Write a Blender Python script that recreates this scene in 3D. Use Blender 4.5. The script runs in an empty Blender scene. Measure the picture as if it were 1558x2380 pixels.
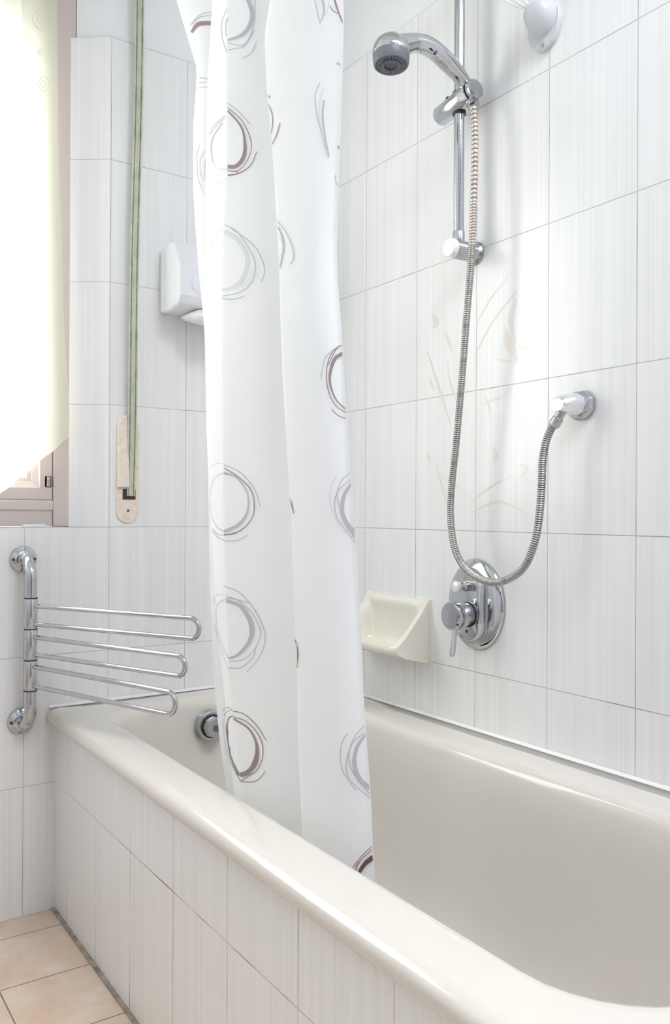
import bpy, bmesh, math, random
from mathutils import Vector, Matrix
random.seed(7)
S = bpy.context.scene
COL = S.collection
PI = math.pi

# ------------------------------------------------------------------ camera
F_PX, CAM = 1967.37, Vector((-1.263, -2.0369, 0.9425))
YAW, PITCH, ROLL, SX, SY = .5925, .0018, .0048, .18, -2.03
FW = Vector((math.sin(YAW)*math.cos(PITCH), math.cos(YAW)*math.cos(PITCH), math.sin(PITCH)))
RT0 = Vector((math.cos(YAW), -math.sin(YAW), 0)); UP0 = RT0.cross(FW)
RT = RT0*math.cos(ROLL)+UP0*math.sin(ROLL); UP = UP0*math.cos(ROLL)-RT0*math.sin(ROLL)
cd = bpy.data.cameras.new('camera'); cam = bpy.data.objects.new('camera', cd); COL.objects.link(cam)
cd.sensor_fit = 'HORIZONTAL'; cd.sensor_width = 36; cd.lens = F_PX/1558*36
cd.shift_x = -SX/1558; cd.shift_y = SY/1558; cd.clip_start = .02
M = Matrix((RT, UP, -FW)).transposed().to_4x4(); M.translation = CAM
cam.matrix_world = M
S.camera = cam

def at(px, py, ax, val):
    """point of the room seen at a photo pixel, on the plane ax = val"""
    d = FW + RT*((px-779-SX)/F_PX) - UP*((py-1190-SY)/F_PX)
    i = 'xyz'.index(ax)
    return CAM + d*((val-CAM[i])/d[i])

# ------------------------------------------------------------------ materials
def srgb(r, g, b):
    f = lambda c: (c/255/12.92) if c/255 <= .04045 else ((c/255+.055)/1.055)**2.4
    return (f(r), f(g), f(b), 1)
def mat(name, col, rough=.5, metal=0, coat=0, spec=.5):
    m = bpy.data.materials.new(name); m.use_nodes = True
    b = m.node_tree.nodes['Principled BSDF']
    b.inputs['Base Color'].default_value = col; b.inputs['Roughness'].default_value = rough
    b.inputs['Metallic'].default_value = metal; b.inputs['Coat Weight'].default_value = coat
    b.inputs['Specular IOR Level'].default_value = spec
    return m
class NT:
    def __init__(s, m): s.t = m.node_tree; s.n = s.t.nodes; s.b = s.n['Principled BSDF']
    def node(s, typ, **k):
        n = s.n.new(typ)
        for a, v in k.items(): setattr(n, a, v)
        return n
    def link(s, a, b): s.t.links.new(a, b)
    def math(s, op, a, b=None, c=None):
        n = s.node('ShaderNodeMath', operation=op)
        for i, v in enumerate((a, b, c)):
            if v is None: continue
            if isinstance(v, (int, float)): n.inputs[i].default_value = v
            else: s.link(v, n.inputs[i])
        return n.outputs[0]
    def mixc(s, fac, a, b):
        n = s.node('ShaderNodeMix', data_type='RGBA')
        for i, v in ((0, fac), (6, a), (7, b)):
            if isinstance(v, (int, float)): n.inputs[i].default_value = v
            elif isinstance(v, tuple): n.inputs[i].default_value = v
            else: s.link(v, n.inputs[i])
        return n.outputs[2]
    def noise(s, vec, scale, detail=2, rough=.5):
        n = s.node('ShaderNodeTexNoise'); n.inputs['Scale'].default_value = scale
        n.inputs['Detail'].default_value = detail; n.inputs['Roughness'].default_value = rough
        if vec is not None: s.link(vec, n.inputs['Vector'])
        return n.outputs[0]
    def comb(s, x, y, z):
        n = s.node('ShaderNodeCombineXYZ')
        for i, v in enumerate((x, y, z)):
            if isinstance(v, (int, float)): n.inputs[i].default_value = v
            else: s.link(v, n.inputs[i])
        return n.outputs[0]
TW, TH, TILE_TOP = .2015, .3015, .3015*7
def tile_mat(name, axis, u0, grout=(186, 185, 184), dirt=(134, 129, 126), foot=False):
    """20 x 30 cm white glazed tile with fine vertical relief; grout on the grid u0 + k*TW, k*TH; plaster over TILE_TOP"""
    m = mat(name, srgb(232, 232, 231), .16); t = NT(m)
    tc = t.node('ShaderNodeTexCoord'); sp = t.node('ShaderNodeSeparateXYZ'); t.link(tc.outputs['Object'], sp.inputs[0])
    u = sp.outputs['XYZ'.index(axis)]; z = sp.outputs[2]
    us = t.math('DIVIDE', t.math('SUBTRACT', u, u0), TW); zs = t.math('DIVIDE', z, TH)
    du = t.math('MULTIPLY', t.math('ABSOLUTE', t.math('SUBTRACT', us, t.math('ROUND', us))), TW)
    dz = t.math('MULTIPLY', t.math('ABSOLUTE', t.math('SUBTRACT', zs, t.math('ROUND', zs))), TH)
    d = t.math('MINIMUM', du, dz)
    wob = t.math('MULTIPLY', t.noise(tc.outputs['Object'], 30), .0006)
    g = t.math('LESS_THAN', t.math('ADD', d, wob), .0012)
    plaster = t.math('GREATER_THAN', z, TILE_TOP)
    tid = t.math('ADD', t.math('MULTIPLY', t.math('FLOOR', us), 3.7), t.math('MULTIPLY', t.math('FLOOR', zs), 11.3))
    v1 = t.noise(t.comb(t.math('ADD', t.math('MULTIPLY', u, 210), tid), t.math('MULTIPLY', z, 1.2), tid), 1, 3, .65)
    v2 = t.noise(t.comb(t.math('ADD', t.math('MULTIPLY', u, 60), tid), t.math('MULTIPLY', z, .4), tid), 1, 1)
    st = t.math('ADD', t.math('MULTIPLY', v1, .6), t.math('MULTIPLY', v2, .4))
    r = t.node('ShaderNodeMapRange'); r.inputs[1].default_value = .36; r.inputs[2].default_value = .64; t.link(st, r.inputs[0])
    tile = t.mixc(r.outputs[0], srgb(232, 232, 232), srgb(240, 240, 240))
    dr = t.node('ShaderNodeMapRange'); dr.inputs[1].default_value = .5; dr.inputs[2].default_value = .72
    t.link(t.noise(tc.outputs['Object'], 5, 3), dr.inputs[0])
    gf = dr.outputs[0]
    if foot:
        fm = t.node('ShaderNodeMapRange'); fm.inputs[1].default_value = .13; fm.inputs[2].default_value = .02; t.link(z, fm.inputs[0])
        gf = t.math('MINIMUM', t.math('ADD', gf, t.math('MULTIPLY', fm.outputs[0], 1.1)), 1)
    gc = t.mixc(gf, srgb(*grout), srgb(*dirt))
    c = t.mixc(g, tile, gc); c = t.mixc(plaster, c, srgb(238, 239, 240))
    t.link(c, t.b.inputs['Base Color'])
    ro = t.math('MAXIMUM', t.math('MULTIPLY', t.math('MAXIMUM', g, plaster), .75), .24); t.link(ro, t.b.inputs['Roughness'])
    h = t.math('SUBTRACT', t.math('MULTIPLY', st, .55), t.math('MULTIPLY', g, 1.0))
    h = t.math('MULTIPLY', h, t.math('SUBTRACT', 1, plaster))
    bp = t.node('ShaderNodeBump'); bp.inputs['Strength'].default_value = .16; bp.inputs['Distance'].default_value = .0012
    t.link(h, bp.inputs['Height']); t.link(bp.outputs[0], t.b.inputs['Normal'])
    return m
Y0, X0 = -.2974, -.763
TILE_R = tile_mat('tile_right', 'Y', Y0)
TILE_B = tile_mat('tile_back', 'X', X0, (196, 195, 193), (150, 142, 138))
TILE_A = tile_mat('tile_apron', 'Y', Y0, (196, 190, 184), (96, 84, 78), True)
PLASTER = mat('plaster', srgb(236, 236, 236), .7)
PAINT = mat('grey_bounce_paint', srgb(190, 193, 198), .6)  # unseen left and front walls; tone set to cut and cool bounce light
CHROME = mat('chrome', (.57, .58, .61, 1), .10, 1)
CHROME_D = mat('chrome_dull', (.48, .485, .50, 1), .26, 1)
DARK = mat('dark_gap', srgb(52, 52, 56), .5)
GREYP = mat('grey_plastic', srgb(116, 117, 124), .4)
GREYD = mat('grey_nozzle', srgb(84, 86, 94), .45)
WPLAST = mat('white_plastic', srgb(231, 232, 235), .3)
CREAM = mat('cream_enamel', srgb(219, 213, 205), .14, coat=.4)
CREAM2 = mat('cream_ceramic', srgb(228, 223, 212), .15, coat=.4)
CAULK = mat('white_caulk', srgb(238, 238, 238), .5)
WHITE = mat('white_cord', srgb(240, 241, 243), .5)
MAUVE = mat('mauve_frame_paint', srgb(206, 194, 189), .42)
BRASS = mat('brass', (.55, .47, .36, 1), .35, 1)
BEIGE = None
def noisy(name, c1, c2, scale, rough=.4, lo=.4, hi=.65):
    m = mat(name, c1, rough); t = NT(m); tc = t.node('ShaderNodeTexCoord')
    r = t.node('ShaderNodeMapRange'); r.inputs[1].default_value = lo; r.inputs[2].default_value = hi
    t.link(t.noise(tc.outputs['Object'], scale, 4, .6), r.inputs[0]); t.link(t.mixc(r.outputs[0], c1, c2), t.b.inputs['Base Color'])
    return m
BEIGE = noisy('beige_metal', srgb(238, 226, 212), srgb(224, 206, 188), 70, .4, .45, .75)
BEIGE_B = mat('beige_edge', srgb(166, 140, 118), .5)
DOOR_DARK = noisy('dark_door', srgb(104, 100, 98), srgb(84, 80, 78), 9, .4)  # neutral dark tone, gives contrast in chrome reflections
# floor
FLOOR = mat('floor_tile', srgb(226, 203, 182), .22); t = NT(FLOOR)
tc = t.node('ShaderNodeTexCoord'); sp = t.node('ShaderNodeSeparateXYZ'); t.link(tc.outputs['Object'], sp.inputs[0])
fx = t.math('DIVIDE', t.math('SUBTRACT', sp.outputs[0], -.8775), .205); fy = t.math('DIVIDE', t.math('SUBTRACT', sp.outputs[1], -.0855), .2052)
fd = t.math('MINIMUM', t.math('ABSOLUTE', t.math('SUBTRACT', fx, t.math('ROUND', fx))), t.math('ABSOLUTE', t.math('SUBTRACT', fy, t.math('ROUND', fy))))
fg = t.math('LESS_THAN', t.math('ADD', fd, t.math('MULTIPLY', t.noise(tc.outputs['Object'], 40), .004)), .0095)
mr = t.node('ShaderNodeMapRange'); mr.inputs[1].default_value = .35; mr.inputs[2].default_value = .68
t.link(t.noise(tc.outputs['Object'], 9, 4, .6), mr.inputs[0])
fc = t.mixc(mr.outputs[0], srgb(224, 208, 193), srgb(210, 182, 158)); t.link(t.mixc(fg, fc, srgb(140, 120, 108)), t.b.inputs['Base Color'])
# woven fabrics
def fabric(name, col, trans, holes=0, tcol=None):
    m = bpy.data.materials.new(name); m.use_nodes = True; nt = m.node_tree; nt.nodes.clear()
    o = nt.nodes.new('ShaderNodeOutputMaterial'); d = nt.nodes.new('ShaderNodeBsdfDiffuse'); tr = nt.nodes.new('ShaderNodeBsdfTranslucent'); mx = nt.nodes.new('ShaderNodeMixShader')
    d.inputs[0].default_value = col; tr.inputs[0].default_value = tcol or col; mx.inputs[0].default_value = trans
    nt.links.new(d.outputs[0], mx.inputs[1]); nt.links.new(tr.outputs[0], mx.inputs[2]); out = mx.outputs[0]
    if holes:
        tp = nt.nodes.new('ShaderNodeBsdfTransparent'); m2 = nt.nodes.new('ShaderNodeMixShader'); m2.inputs[0].default_value = holes
        nt.links.new(out, m2.inputs[1]); nt.links.new(tp.outputs[0], m2.inputs[2]); out = m2.outputs[0]
    nt.links.new(out, o.inputs[0]); return m
CLOTH = fabric('white_curtain_cloth', (.96, .965, .975, 1), .5)
PR_BROWN = fabric('print_brown', srgb(164, 146, 146), .25)
PR_DARK = fabric('print_dark_brown', srgb(122, 96, 90), .2)
PR_GREY = fabric('print_grey', srgb(196, 195, 199), .25)
PR_PALE = fabric('print_pale', srgb(226, 225, 232), .3)
SHEER = fabric('cream_sheer', (.92, .92, .80, 1), .72, .06)
SHEER_D = fabric('cream_sheer_hem_dim', (.80, .79, .66, 1), .30, .02)  # doubled edge, toned down further to imitate less light coming through
SHEER_M = fabric('cream_sheer_fade', (.86, .86, .73, 1), .5, .04)  # painted step from dim edge to bright sheer, imitates the light gradient
GLASS = bpy.data.materials.new('pane_glass'); GLASS.use_nodes = True; nt = GLASS.node_tree; nt.nodes.clear()
o = nt.nodes.new('ShaderNodeOutputMaterial'); tp = nt.nodes.new('ShaderNodeBsdfTransparent'); gl = nt.nodes.new('ShaderNodeBsdfGlossy'); gl.inputs['Roughness'].default_value = .02
mx = nt.nodes.new('ShaderNodeMixShader'); mx.inputs[0].default_value = .08
nt.links.new(tp.outputs[0], mx.inputs[1]); nt.links.new(gl.outputs[0], mx.inputs[2]); nt.links.new(mx.outputs[0], o.inputs[0])

# ------------------------------------------------------------------ mesh helpers
class MB:
    def __init__(s): s.v = []; s.f = []; s.m = []
    def add(s, vs, fs, m=0):
        k = len(s.v); s.v += [Vector(v) for v in vs]
        for f in fs: s.f.append([i+k for i in f]); s.m.append(m)
        return s
    def box(s, a, b, m=0):
        (x0, y0, z0), (x1, y1, z1) = a, b
        return s.add([(x0,y0,z0),(x1,y0,z0),(x1,y1,z0),(x0,y1,z0),(x0,y0,z1),(x1,y0,z1),(x1,y1,z1),(x0,y1,z1)],
                     [(0,3,2,1),(4,5,6,7),(0,1,5,4),(1,2,6,5),(2,3,7,6),(3,0,4,7)], m)
    def prism(s, poly, z0, z1, m=0):
        n = len(poly)
        return s.add([(x,y,z0) for x,y in poly]+[(x,y,z1) for x,y in poly], [tuple(range(n))[::-1], tuple(range(n,2*n))]+[(i,(i+1)%n,n+(i+1)%n,n+i) for i in range(n)], m)
    def loft(s, rings, cap0=True, cap1=True, m=0, closed=True, ms=None):
        n = len(rings[0]); k = len(s.v)
        for r in rings: s.v += [Vector(p) for p in r]
        for j in range(len(rings)-1):
            for i in range(n if closed else n-1):
                a = k+j*n+i; b = k+j*n+(i+1)%n
                s.f.append([a, b, b+n, a+n]); s.m.append(ms[j] if ms else m)
        if cap0: s.f.append([k+i for i in range(n)][::-1]); s.m.append(ms[0] if ms else m)
        if cap1: s.f.append([k+(len(rings)-1)*n+i for i in range(n)]); s.m.append(ms[-1] if ms else m)
        return s
    def lathe(s, prof, o, ax, n=32, m=0, cap0=True, cap1=True, ms=None):
        o = Vector(o); ax = Vector(ax).normalized(); u = ax.orthogonal().normalized(); w = ax.cross(u)
        return s.loft([[o+ax*h+(u*math.cos(2*PI*i/n)+w*math.sin(2*PI*i/n))*max(r, 1e-5) for i in range(n)] for r, h in prof], cap0, cap1, m, ms=ms)
    def tube(s, pts, r, n=12, m=0, ms=None, caps=True):
        pts = [Vector(p) for p in pts]; N = len(pts); rs = r if isinstance(r, (list, tuple)) else [r]*N
        T = [(pts[min(i+1,N-1)]-pts[max(i-1,0)]).normalized() for i in range(N)]
        u = T[0].orthogonal().normalized(); rings = []
        for i in range(N):
            u = (u-T[i]*u.dot(T[i])).normalized(); w = T[i].cross(u)
            rings.append([pts[i]+(u*math.cos(2*PI*k/n)+w*math.sin(2*PI*k/n))*rs[i] for k in range(n)])
        return s.loft(rings, caps, caps, m, ms=ms)
    def build(s, name, mats, parent=None, smooth=35, zero=False, bevel=None, fixn=True):
        if not isinstance(mats, (list, tuple)): mats = [mats]
        lo = Vector([min(v[i] for v in s.v) for i in range(3)]); hi = Vector([max(v[i] for v in s.v) for i in range(3)])
        c = Vector((0,0,0)) if zero else (Vector(((lo.x+hi.x)/2, (lo.y+hi.y)/2, lo.z)) if parent is None else (lo+hi)/2)
        me = bpy.data.meshes.new(name); me.from_pydata([v-c for v in s.v], [], s.f)
        for mm in mats: me.materials.append(mm)
        me.polygons.foreach_set('material_index', s.m)
        if fixn:
            bm = bmesh.new(); bm.from_mesh(me); bmesh.ops.recalc_face_normals(bm, faces=bm.faces); bm.to_mesh(me); bm.free()
        if smooth:
            me.polygons.foreach_set('use_smooth', [True]*len(me.polygons)); me.set_sharp_from_angle(angle=math.radians(smooth))
        me.update()
        o = bpy.data.objects.new(name, me); COL.objects.link(o)
        o['_w'] = list(c)
        if parent is not None:
            o.parent = parent; o.location = c-Vector(parent['_w'])
        else: o.location = c
        if bevel:
            b = o.modifiers.new('bevel', 'BEVEL'); b.width = bevel; b.segments = 3; b.limit_method = 'ANGLE'; b.angle_limit = math.radians(40)
            me.set_sharp_from_angle(angle=math.radians(180)) if False else None
        return o
def tag(o, label=None, cat=None, group=None, kind=None):
    for k, v in (('label', label), ('category', cat), ('group', group), ('kind', kind)):
        if v: o[k] = v
    return o
def thing(name, loc, label=None, cat=None, group=None, kind=None):
    o = bpy.data.objects.new(name, None); COL.objects.link(o); o.location = loc; o['_w'] = list(loc); o.empty_display_size = .05
    return tag(o, label, cat, group, kind)
def spline(pts, step, r=None):
    """Catmull-Rom through pts, resampled at even arc length"""
    P = [Vector(p) for p in pts]; out = []
    for i in range(len(P)-1):
        a, b, c, d = P[max(i-1,0)], P[i], P[i+1], P[min(i+2,len(P)-1)]
        for k in range(24):
            s = k/24
            out.append(.5*((2*b)+(c-a)*s+(2*a-5*b+4*c-d)*s*s+(3*b-a-3*c+d)*s**3))
    out.append(P[-1])
    L = [0]
    for i in range(1, len(out)): L.append(L[-1]+(out[i]-out[i-1]).length)
    n = max(2, int(round(L[-1]/step))); res = []; j = 0
    for k in range(n+1):
        q = L[-1]*k/n
        while j < len(L)-2 and L[j+1] < q: j += 1
        f = (q-L[j])/max(L[j+1]-L[j], 1e-9); res.append(out[j].lerp(out[j+1], min(max(f, 0), 1)))
    return res
def rrect(xa, xb, ya, yb, z, r, n=8):
    """rounded rectangle ring; r = one radius or (far-left, near-left, near-right, far-right)"""
    if not isinstance(r, tuple): r = (r,)*4
    out = []
    for (cx, cy, a0), q in zip(((xa, yb, 90), (xa, ya, 180), (xb, ya, 270), (xb, yb, 0)), r):
        sx = q if cx == xa else -q; sy = -q if cy == yb else q
        for k in range(n+1):
            a = math.radians(a0+90*k/n); out.append((cx+sx+q*math.cos(a), cy+sy+q*math.sin(a), z))
    return out
def stadium(hw, hh, n=16):
    """upright stadium outline (u, v)"""
    o = []
    for k in range(n+1): a = PI*k/n; o.append((hw*math.cos(a), hh-hw+hw*math.sin(a)))
    for k in range(n+1): a = PI+PI*k/n; o.append((hw*math.cos(a), -(hh-hw)+hw*math.sin(a)))
    return o

# ------------------------------------------------------------------ room shell
XL, YF, ZC = -1.95, -3.3, 2.72
WX0, WX1, WZ0, WZ1 = -1.78, -.644, .9045, 2.42      # window opening at the frame; unseen left part widened to soften the light
m = MB()
m.box((XL, 0, 0), (0, .2, WZ0))
m.prism([(-.566, 0), (.0, 0), (.0, .2), (WX1, .2), (WX1, .058)], WZ0, TILE_TOP)
m.prism([(-.553, .008), (.0, .008), (.0, .2), (WX1+.014, .2), (WX1+.014, .058)], TILE_TOP, ZC)
m.prism([(WX0-.08, 0), (WX0, .058), (WX0, .2), (XL, .2), (XL, 0)], WZ0, ZC)
m.box((WX0, .008, WZ1), (WX1+.014, .2, ZC))
tag(m.build('wall_back', TILE_B, smooth=None, zero=True), kind='structure')
# right wall with the faded flower print on its tiles
m = MB()
m.box((0, YF, 0), (.12, .2, TILE_TOP)); m.box((.008, YF, TILE_TOP), (.12, .2, ZC))
def ribbon(m, pts, ws, mi, place):
    """flat stroke along photo pixels pts (smoothed), laid on the surface place(px, py)"""
    c = spline([(p[0], p[1], 0) for p in pts], 5); n = len(c); k0 = len(m.v)
    for i in range(n):
        tg = (c[min(i+1,n-1)]-c[max(i-1,0)]).normalized(); nr = Vector((-tg.y, tg.x, 0)); s = i/(n-1)*(len(ws)-1); j = min(int(s), len(ws)-2)
        w = ws[j]+(ws[j+1]-ws[j])*(s-j); w = max(w, .6)/2
        m.v += [place(c[i].x+nr.x*w, c[i].y+nr.y*w), place(c[i].x-nr.x*w, c[i].y-nr.y*w)]
    for i in range(n-1):
        m.f.append([k0+2*i, k0+2*i+1, k0+2*i+3, k0+2*i+2]); m.m.append(mi)
onwall = lambda px, py: at(px, py, 'x', -.0004)
W4 = lambda L: [(780+x/2.0026, 600+y/2.0026) for x, y in L]
for L, ws, mi in (([(800,90),(720,190),(655,310)], (2,3,1), 1), ([(850,150),(740,280),(650,450)], (2,4,1), 1),
        ([(790,320),(810,400),(845,480)], (3,24,6), 1), ([(835,190),(815,300),(838,390)], (6,12,4), 1), ([(750,470),(790,478),(845,485)], (2,5,2), 1),
        ([(845,395),(870,415),(900,428)], (2,3,1), 1), ([(455,262),(468,300),(455,328)], (4,14,3), 1), ([(510,335),(530,400),(545,440)], (4,10,2), 1),
        ([(425,430),(470,570),(540,790)], (2,5,2), 1), ([(520,480),(540,600),(600,740)], (2,4,1), 1), ([(440,560),(452,600),(470,610)], (3,8,2), 1),
        ([(640,1180),(760,1135),(900,1190)], (3,7,2), 1), ([(640,1125),(730,1060),(820,1015)], (2,4,1), 1), ([(738,880),(748,920),(735,950)], (3,11,3), 1),
        ([(425,905),(436,930),(430,950)], (3,9,2), 1), ([(470,960),(500,1080),(525,1170)], (2,3,1), 1), ([(700,650),(715,690),(720,740)], (2,4,1), 1),
        ([(850,960),(895,975),(860,1020)], (2,6,1), 1), ([(680,680),(760,650),(820,610)], (1,3,1), 1), ([(490,1010),(560,1060),(620,1100)], (1,3,1), 1)):
    ribbon(m, W4(L), ws, mi, onwall)
DECAL = mat('faded_print', srgb(228, 222, 216), .25)
tag(m.build('wall_right', [TILE_R, DECAL], smooth=None, zero=True, fixn=False), kind='structure')
m = MB(); m.box((XL-.1, YF, 0), (XL, .2, ZC)); tag(m.build('wall_left', PAINT, smooth=None), kind='structure')
m = MB(); m.box((XL-.1, YF-.1, 0), (.12, YF, ZC)); tag(m.build('wall_front', PAINT, smooth=None), kind='structure')
m = MB(); m.box((XL-.1, YF-.1, -.06), (.12, .2, 0)); tag(m.build('floor', FLOOR, smooth=None, zero=True), kind='structure')
m = MB(); m.box((XL-.1, YF-.1, ZC), (.12, .2, ZC+.06)); tag(m.build('ceiling', PLASTER, smooth=None), kind='structure')
m = MB(); m.box((-1.8, YF+.002, .002), (-1.0, YF+.045, 2.05)); tag(m.build('unseen_door', DOOR_DARK, smooth=None, bevel=.004), kind='structure')  # unseen door, added as a dark shape for the chrome to reflect
# tiled apron built in under the tub's lip
TY = -1.70
m = MB(); m.prism([(-.689, 0), (-.689, TY), (-.660, TY), (-.660, 0)], 0, .446)
tag(m.build('wall_apron', TILE_A, smooth=None, zero=True), kind='structure')
m = MB(); m.box((-.659, TY, 0), (-.001, TY+.03, .446)); tag(m.build('wall_tub_end', PLASTER, smooth=None), kind='structure')
m = MB()   # grey seal where the apron meets the floor
m.prism([(-.6975, -.001), (-.6885, -.001), (-.6885, TY), (-.6975, TY)], .0005, .004)
tag(m.build('baseboard_apron', noisy('grey_seal', srgb(176, 166, 156), srgb(128, 118, 108), 30, .6), smooth=None), kind='structure')
m = MB()   # white sealant along the two walls over the tub rim
def bead(a, b, d):
    a, b, d = Vector(a), Vector(b), Vector(d); up = Vector((0,0,1))
    m.loft([[p, p+d*.0045, p+d*.0035+up*.0028, p+d*.0012+up*.005, p+up*.006] for p in (a, b)])
bead((-.0005, -.004, .4785), (-.0005, TY, .4785), (-1, 0, 0)); bead((-.706, -.0005, .4785), (-.004, -.0005, .4785), (0, -1, 0))
tag(m.build('trim_1', CAULK), kind='structure')

# ------------------------------------------------------------------ window
win = thing('window_1', (-1.0, .06, .905), kind='structure')
fy0, fy1 = .058, .115
m = MB(); a, b = WX0, WX1+.013
for x0, x1, z0, z1 in ((b-.05, b, .9055, WZ1), (a, a+.04, .9055, WZ1), (a+.04, b-.05, .9445, .969), (a+.04, b-.05, WZ1-.05, WZ1)):
    m.box((x0, fy0, z0), (x1, fy1, z1))
m.build('window_frame', MAUVE, win, smooth=None, bevel=.003)
m = MB(); m.box((a+.0402, fy0+.004, .906), (b-.0505, fy1, .9444)); m.build('window_sill_rail', MAUVE, win, smooth=None, bevel=.002)
m = MB(); sx0, sx1, sz0, sz1 = a+.0405, b-.0515, .9695, WZ1-.0505
def sash_ring(d, y): return [(sx0+d, y, sz0+d), (sx1-d, y, sz0+d), (sx1-d, y, sz1-d), (sx0+d, y, sz1-d)]
m.loft([sash_ring(0, .11), sash_ring(0, .062), sash_ring(.003, .060), sash_ring(.030, .060), sash_ring(.031, .072), sash_ring(.044, .079), sash_ring(.045, .086), sash_ring(.054, .088), sash_ring(.055, .11)], False, False)
m.f += [[i, (i+1)%4, 32+(i+1)%4, 32+i] for i in range(4)]; m.m += [0]*4
m.build('window_sash', MAUVE, win, smooth=None)
m = MB(); m.box((sx0+.054, .097, sz0+.054), (sx1-.054, .101, sz1-.054)); m.build('glass_pane', GLASS, win, smooth=None)
m = MB(); zz = 2.04
while zz < WZ1:
    m.loft([[(x, .150, zz), (x, .141, zz+.004), (x, .138, zz+.016), (x, .141, zz+.030), (x, .150, zz+.035)] for x in (WX0+.02, WX1-.01)]); zz += .036
m.build('roller_shutter', mat('shutter_slats', srgb(176, 178, 162), .5), win)
p = at(111, 1120, 'y', .064)
m = MB(); m.box((p.x-.0085, .060, p.z-.014), (p.x+.0085, .068, p.z+.014)); m.lathe([(.0055, 0), (.0055, .024)], (p.x+.001, .061, p.z-.012), (0,0,1), 14); m.lathe([(.004, 0), (.004, .005)], (p.x-.001, .058, p.z+.005), (0,-1,0), 12)
tag(m.build('hinge', BRASS, win, bevel=.0008), 'tarnished metal hinge')
p0, p1 = at(52, 1217, 'y', .03), at(107, 1217, 'y', .03)
m = MB(); m.box((p0.x, .022, .9052), (p1.x, .040, .910)); m.box((p0.x+.002, .024, .910), (p1.x-.006, .030, .9115))
tag(m.build('curtain_clip', WPLAST, bevel=.0008), 'small white plastic strip lying on the window ledge', 'clip')
# sheer curtain over the window, hem cut on the slant
Redge = [(-560,122),(-200,126),(0,128),(300,132),(500,140),(750,148),(900,158),(960,161),(1015,160)]
def interp(T, y):
    if y <= T[0][0]: return T[0][1]
    for (a, u), (b, v) in zip(T, T[1:]):
        if y <= b: return u+(v-u)*(y-a)/(b-a)
    return T[-1][1]
def sheer_pt(s, v):
    """s 0..1 right edge to left, v 0..1 top to hem"""
    ye = .030+.009*math.sin(s*64)*(.5+.5*s)+.004*math.sin(s*23+v*3)
    xl = -1.82
    top = 2.45
    hem = 1.122-.150*min(s/.145, 1)-.10*max(0, s-.145)+.0022*math.sin(s*150)
    z = top+(hem-top)*v
    pyr = 1225-(z-.9425)*1967/1.83
    xr = at(interp(Redge, pyr), 1100, 'y', ye).x
    return Vector((xr+(xl-xr)*s, ye, z))
m = MB(); NSH, NVH = 110, 46
m.v = [sheer_pt(i/NSH, j/NVH) for j in range(NVH+1) for i in range(NSH+1)]
for j in range(NVH):
    for i in range(NSH):
        k = j*(NSH+1)+i; m.f.append([k, k+1, k+NSH+2, k+NSH+1]); m.m.append(1 if i < 8 else 2 if i < 12 else 0)
def onsheer(px, py): q = at(px, py, 'y', .0185); return q
for cx, cy, q in ((92, 45, 18), (94, 122, 7), (101, 195, 14)):
    for w in (1, .45):
        ribbon(m, [(cx-q*w, cy), (cx-q*w*.4, cy-q*w), (cx, cy-q*w*1.25), (cx+q*w*.4, cy-q*w), (cx+q*w, cy), (cx+q*w*.4, cy+q*w), (cx, cy+q*w*1.25), (cx-q*w*.4, cy+q*w), (cx-q*w, cy)], (2, 2), 1, onsheer)
sh = m.build('window_curtain', [SHEER, SHEER_D, SHEER_M], fixn=False, smooth=60)
tag(sh, 'sheer cream curtain with slanting hem hanging over the bright window', 'curtain')

# ------------------------------------------------------------------ bathtub
tub = thing('bathtub', (-.355, -.84, 0), 'cream enamel bathtub with wide rounded rim behind white tiled panel', 'bathtub')
m = MB(); W = -.0035; yn = TY-.012; R0 = (.012, .03, .003, .003)
rings = [rrect(-.692, W, yn+.02, W, .446, R0), rrect(-.7085, W, yn, W, .4465, R0), rrect(-.7125, W, yn, W, .451, R0), rrect(-.7125, W, yn, W, .461, R0), rrect(-.7105, W, yn+.002, W, .468, R0),
    rrect(-.705, W, yn+.006, W, .4735, R0), rrect(-.696, W, yn+.014, W, .4768, R0), rrect(-.684, W, yn+.03, W, .478, R0)]
ins = [(.0, .478, 0), (.008, .4768, 0), (.015, .473, 0), (.0215, .466, .0), (.026, .452, 0), (.033, .40, .004), (.045, .30, .015), (.062, .20, .03), (.085, .13, .05), (.12, .095, .07), (.17, .083, .08)]
bi = dict(xa=-.632, xb=-.088, ya=-1.578, yb=-.074)
rings.append(rrect(-.656, -.045, -1.635, -.036, .478, (.085, .085, .07, .07)))
for d, z, e in ins:
    e2 = d+e*1.4
    rings.append(rrect(bi['xa']+d, bi['xb']-d*1.15, bi['ya']+d+e*2.4, bi['yb']-d-e*.5, z, (.155+d*.3, .135+d*.3, .135+d*.3, .13+d*.3)))
m.loft(rings, False, True)
shell = m.build('tub_shell', CREAM, tub, smooth=70)
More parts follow.
